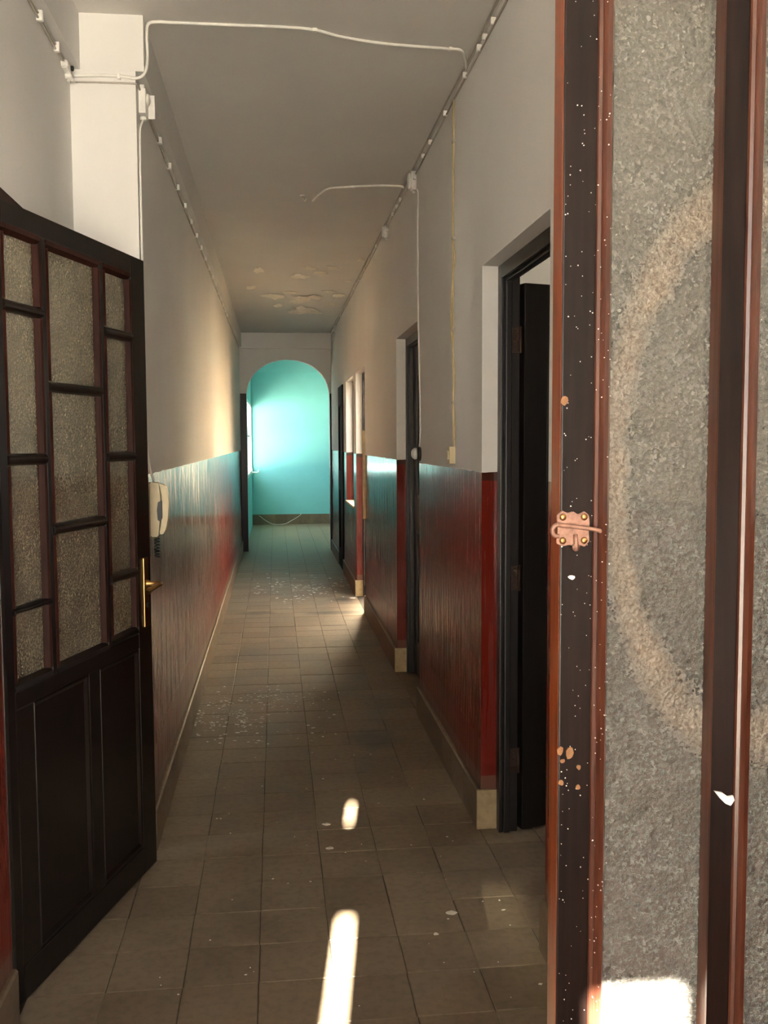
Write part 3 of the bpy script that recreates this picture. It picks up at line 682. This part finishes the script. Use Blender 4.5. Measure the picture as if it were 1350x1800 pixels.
bm = bmesh.new(); lathe(bm, [(.029, .018), (.030, .030), (.024, .040), (.016, .046), (.002, .048)], (0, 0, .002), (-1, 0, 0), 18); link('switch_cap', bm, M_PLAST, sw)
cs = thing('light_switch', 'small rectangular cream switch box on the right wall above the dado', 'switch', (XR, 3.99, 1.382))
link('switch_body', B((-.026, 0, -.026, .026, -.036, .036), bev=.003), M_CREAM, cs)
link('rocker', B((-.031, -.025, -.012, .012, -.018, .018), bev=.002), M_CREAM, cs)
cable('switch_cord', 'white cord running down the left wall beside the pillar', 'cord', [(-.435, 3.475, 2.546), (-.441, 3.455, 2.52), (-.441, 3.425, 2.49), (-.441, 3.415, 2.424), (-.441, 3.41, 2.252), (-.441, 3.412, 2.084), (-.441, 3.415, 1.90), (-.441, 3.42, 1.45), (-.435, 3.53, 1.305)], .0040, M_PLAST)

# ---------------------------------------------------------------- peeling paint and flakes
def flake_poly(rg, r, n=8, sx=1.0):
    return [(r * sx * rg.uniform(.55, 1.1) * math.cos(2 * math.pi * k / n), r * rg.uniform(.55, 1.1) * math.sin(2 * math.pi * k / n)) for k in range(n)]
ceil_o = bpy.data.objects['ceiling']
rg = random.Random(21)
for x_, y_, r_, sx in ((.30, 8.0, .06, 1.6), (.48, 7.95, .07, 1.2), (-.11, 8.05, .06, 1.2), (.22, 8.35, .05, 2.4), (.40, 8.15, .05, 1.5), (.0, 9.45, .07, 2.2), (.28, 9.56, .11, 1.0), (.40, 9.5, .10, 1.0), (.25, 9.85, .10, 1.1),
                       (.33, 10.36, .15, 1.2), (.43, 10.5, .11, 1.2), (.24, 10.55, .10, 1.0), (.62, 9.4, .05, 1.8), (.60, 10.0, .06, 1.0), (.05, 10.1, .06, 1.0), (-.2, 9.0, .05, 1.4), (.15, 9.3, .05, 2.4), (.52, 9.2, .05, 2.0), (.68, 7.6, .04, 1.0), (.66, 8.6, .04, 1.0)):
    r_ *= .80; bm = bmesh.new(); P_ = [(r_ * sx * rg.uniform(.45, 1.15) * math.cos(2 * math.pi * k / 13), r_ * rg.uniform(.45, 1.15) * math.sin(2 * math.pi * k / 13)) for k in range(13)]
    tlt = rg.uniform(-.42, -.14); A = [bm.verts.new((x_ + a, y_ + b, H - .004 - abs(tlt) * r_ + tlt * b)) for a, b in P_]; C_ = [bm.verts.new((x_ + a, y_ + b, H - .001 - abs(tlt) * r_ + tlt * b)) for a, b in P_]
    bm.faces.new(A); bm.faces.new(C_[::-1])
    for k in range(13): bm.faces.new((A[k], A[(k + 1) % 13], C_[(k + 1) % 13], C_[k]))
    bmesh.ops.recalc_face_normals(bm, faces=bm.faces)
    link('peeling_paint', bm, M_FLAKE, ceil_o)

def flakes(label, n, region, rmin, rmax, seed):
    rg = random.Random(seed); bm = bmesh.new()
    for _ in range(n):
        x_, y_ = region(rg); x_ = min(max(x_, XL + .025), XR - .03); r_ = rg.uniform(rmin, rmax) * rg.uniform(.5, 1)
        P_ = flake_poly(rg, r_, 6, rg.uniform(.8, 1.8)); z0 = .0012; tx, ty = rg.uniform(-.2, .2), rg.uniform(-.2, .2); lift = (abs(tx) + abs(ty)) * r_
        A = [bm.verts.new((x_ + a, y_ + b, z0 + lift * .5 + tx * a * .5 + ty * b * .5)) for a, b in P_]; bm.faces.new(A)
        top = [bm.verts.new((v.co.x, v.co.y, v.co.z + .0012)) for v in A]; bm.faces.new(top)
        for k in range(6): bm.faces.new((A[k], A[(k + 1) % 6], top[(k + 1) % 6], top[k]))
    bmesh.ops.recalc_face_normals(bm, faces=bm.faces)
    o = link('paint_flakes', bm, M_FLAKE); o['kind'] = 'stuff'; tag(o, label, 'paint flakes'); return o
flakes('scatter of white paint crumbs on the left half of the tiled floor', 420, lambda g: ((g.gauss(-.22, .13), g.gauss(5.0, .16)) if g.random() < .45 else (g.gauss(-.05, .16), g.gauss(5.35, .13)) if g.random() < .6 else (g.uniform(-.41, .3), g.uniform(4.55, 5.6))), .002, .011, 3)
flakes('pale paint flakes spread over the far floor under the peeling ceiling', 150, lambda g: (g.gauss(.25, .22) if g.random() < .8 else g.uniform(-.4, .7), g.gauss(9.4, .45)), .004, .022, 4)
flakes('tiny white crumbs dotted over the nearest floor tiles', 60, lambda g: (g.uniform(-.35, .7), g.uniform(2.3, 4.4)), .0015, .005, 6)
for i, (x_, y_, r_, lab) in enumerate(((.175, 3.548, .012, 'white paint chip lying left of the small sun patch on the floor'), (.176, 3.332, .011, 'white paint chip below the other one between the two sun patches'), (.517, 2.815, .015, 'oval white paint chip on the floor near the right doorway'), (.450, 2.696, .007, 'tiny white chip right beside the long sun streak'))):
    bm = bmesh.new(); rg = random.Random(i + 40); P_ = flake_poly(rg, r_, 9, 1.5); prism(bm, P_, 'z', 0, .003, .0006)
    o = link('paint_chip', bm, M_FLAKE); o.location = (x_, y_, .0012); tag(o, lab, 'paint chip', 'paint chips on the near floor')

# ---------------------------------------------------------------- window of the turquoise room
w2 = link('window_2', B((XT - .06, XT + .002, WW[0], WW[0] + .05, WW[2], WW[3]), (XT - .06, XT + .002, WW[1] - .02, WW[1], WW[2], WW[3]), (XT - .06, XT + .002, WW[0] + .05, WW[1] - .05, WW[3] - .05, WW[3]), (XT - .06, XT + .002, WW[0] + .05, WW[1] - .05, WW[2], WW[2] + .05)), M_PLAST); w2['kind'] = 'structure'
for yy in (WW[0] + .72, WW[0] + 1.44): link('mullion', B((XT - .05, XT - .01, yy - .02, yy + .02, WW[2] + .05, WW[3] - .05), bev=.003), M_PLAST, w2)
for k in range(3):
    a, b = WW[0] + .05 + k * .715, WW[0] + .05 + k * .715 + .65
    link('glazing_bar', B((XT - .04, XT - .015, a, b, 1.52, 1.55), bev=.003), M_DOORW, w2)
lv = thing('window_lever', 'white lever catch sticking out at the left edge of the turquoise wall', 'lever', (XT, 16.905, .925))
link('lever_base', B((.0, .014, -.02, .02, -.05, .05), bev=.004), M_PLAST, lv)
bm = bmesh.new(); ring_tube(bm, smooth_pts([(.01, 0, -.01), (.05, 0, -.012), (.095, 0, -.010), (.112, 0, .006), (.114, 0, .035)], 4), .009, 10); link('lever_arm', bm, M_PLAST, lv)
cable('loose_cable', 'thin white cable looping over the skirting below the turquoise wall', 'cable', [(-.293, 16.925, .160), (-.24, 16.915, .12), (-.196, 16.90, .085), (-.05, 16.86, .012), (.146, 16.86, .012), (.294, 16.90, .080), (.413, 16.922, .150), (.443, 16.928, .19)], .0042, M_PLAST)
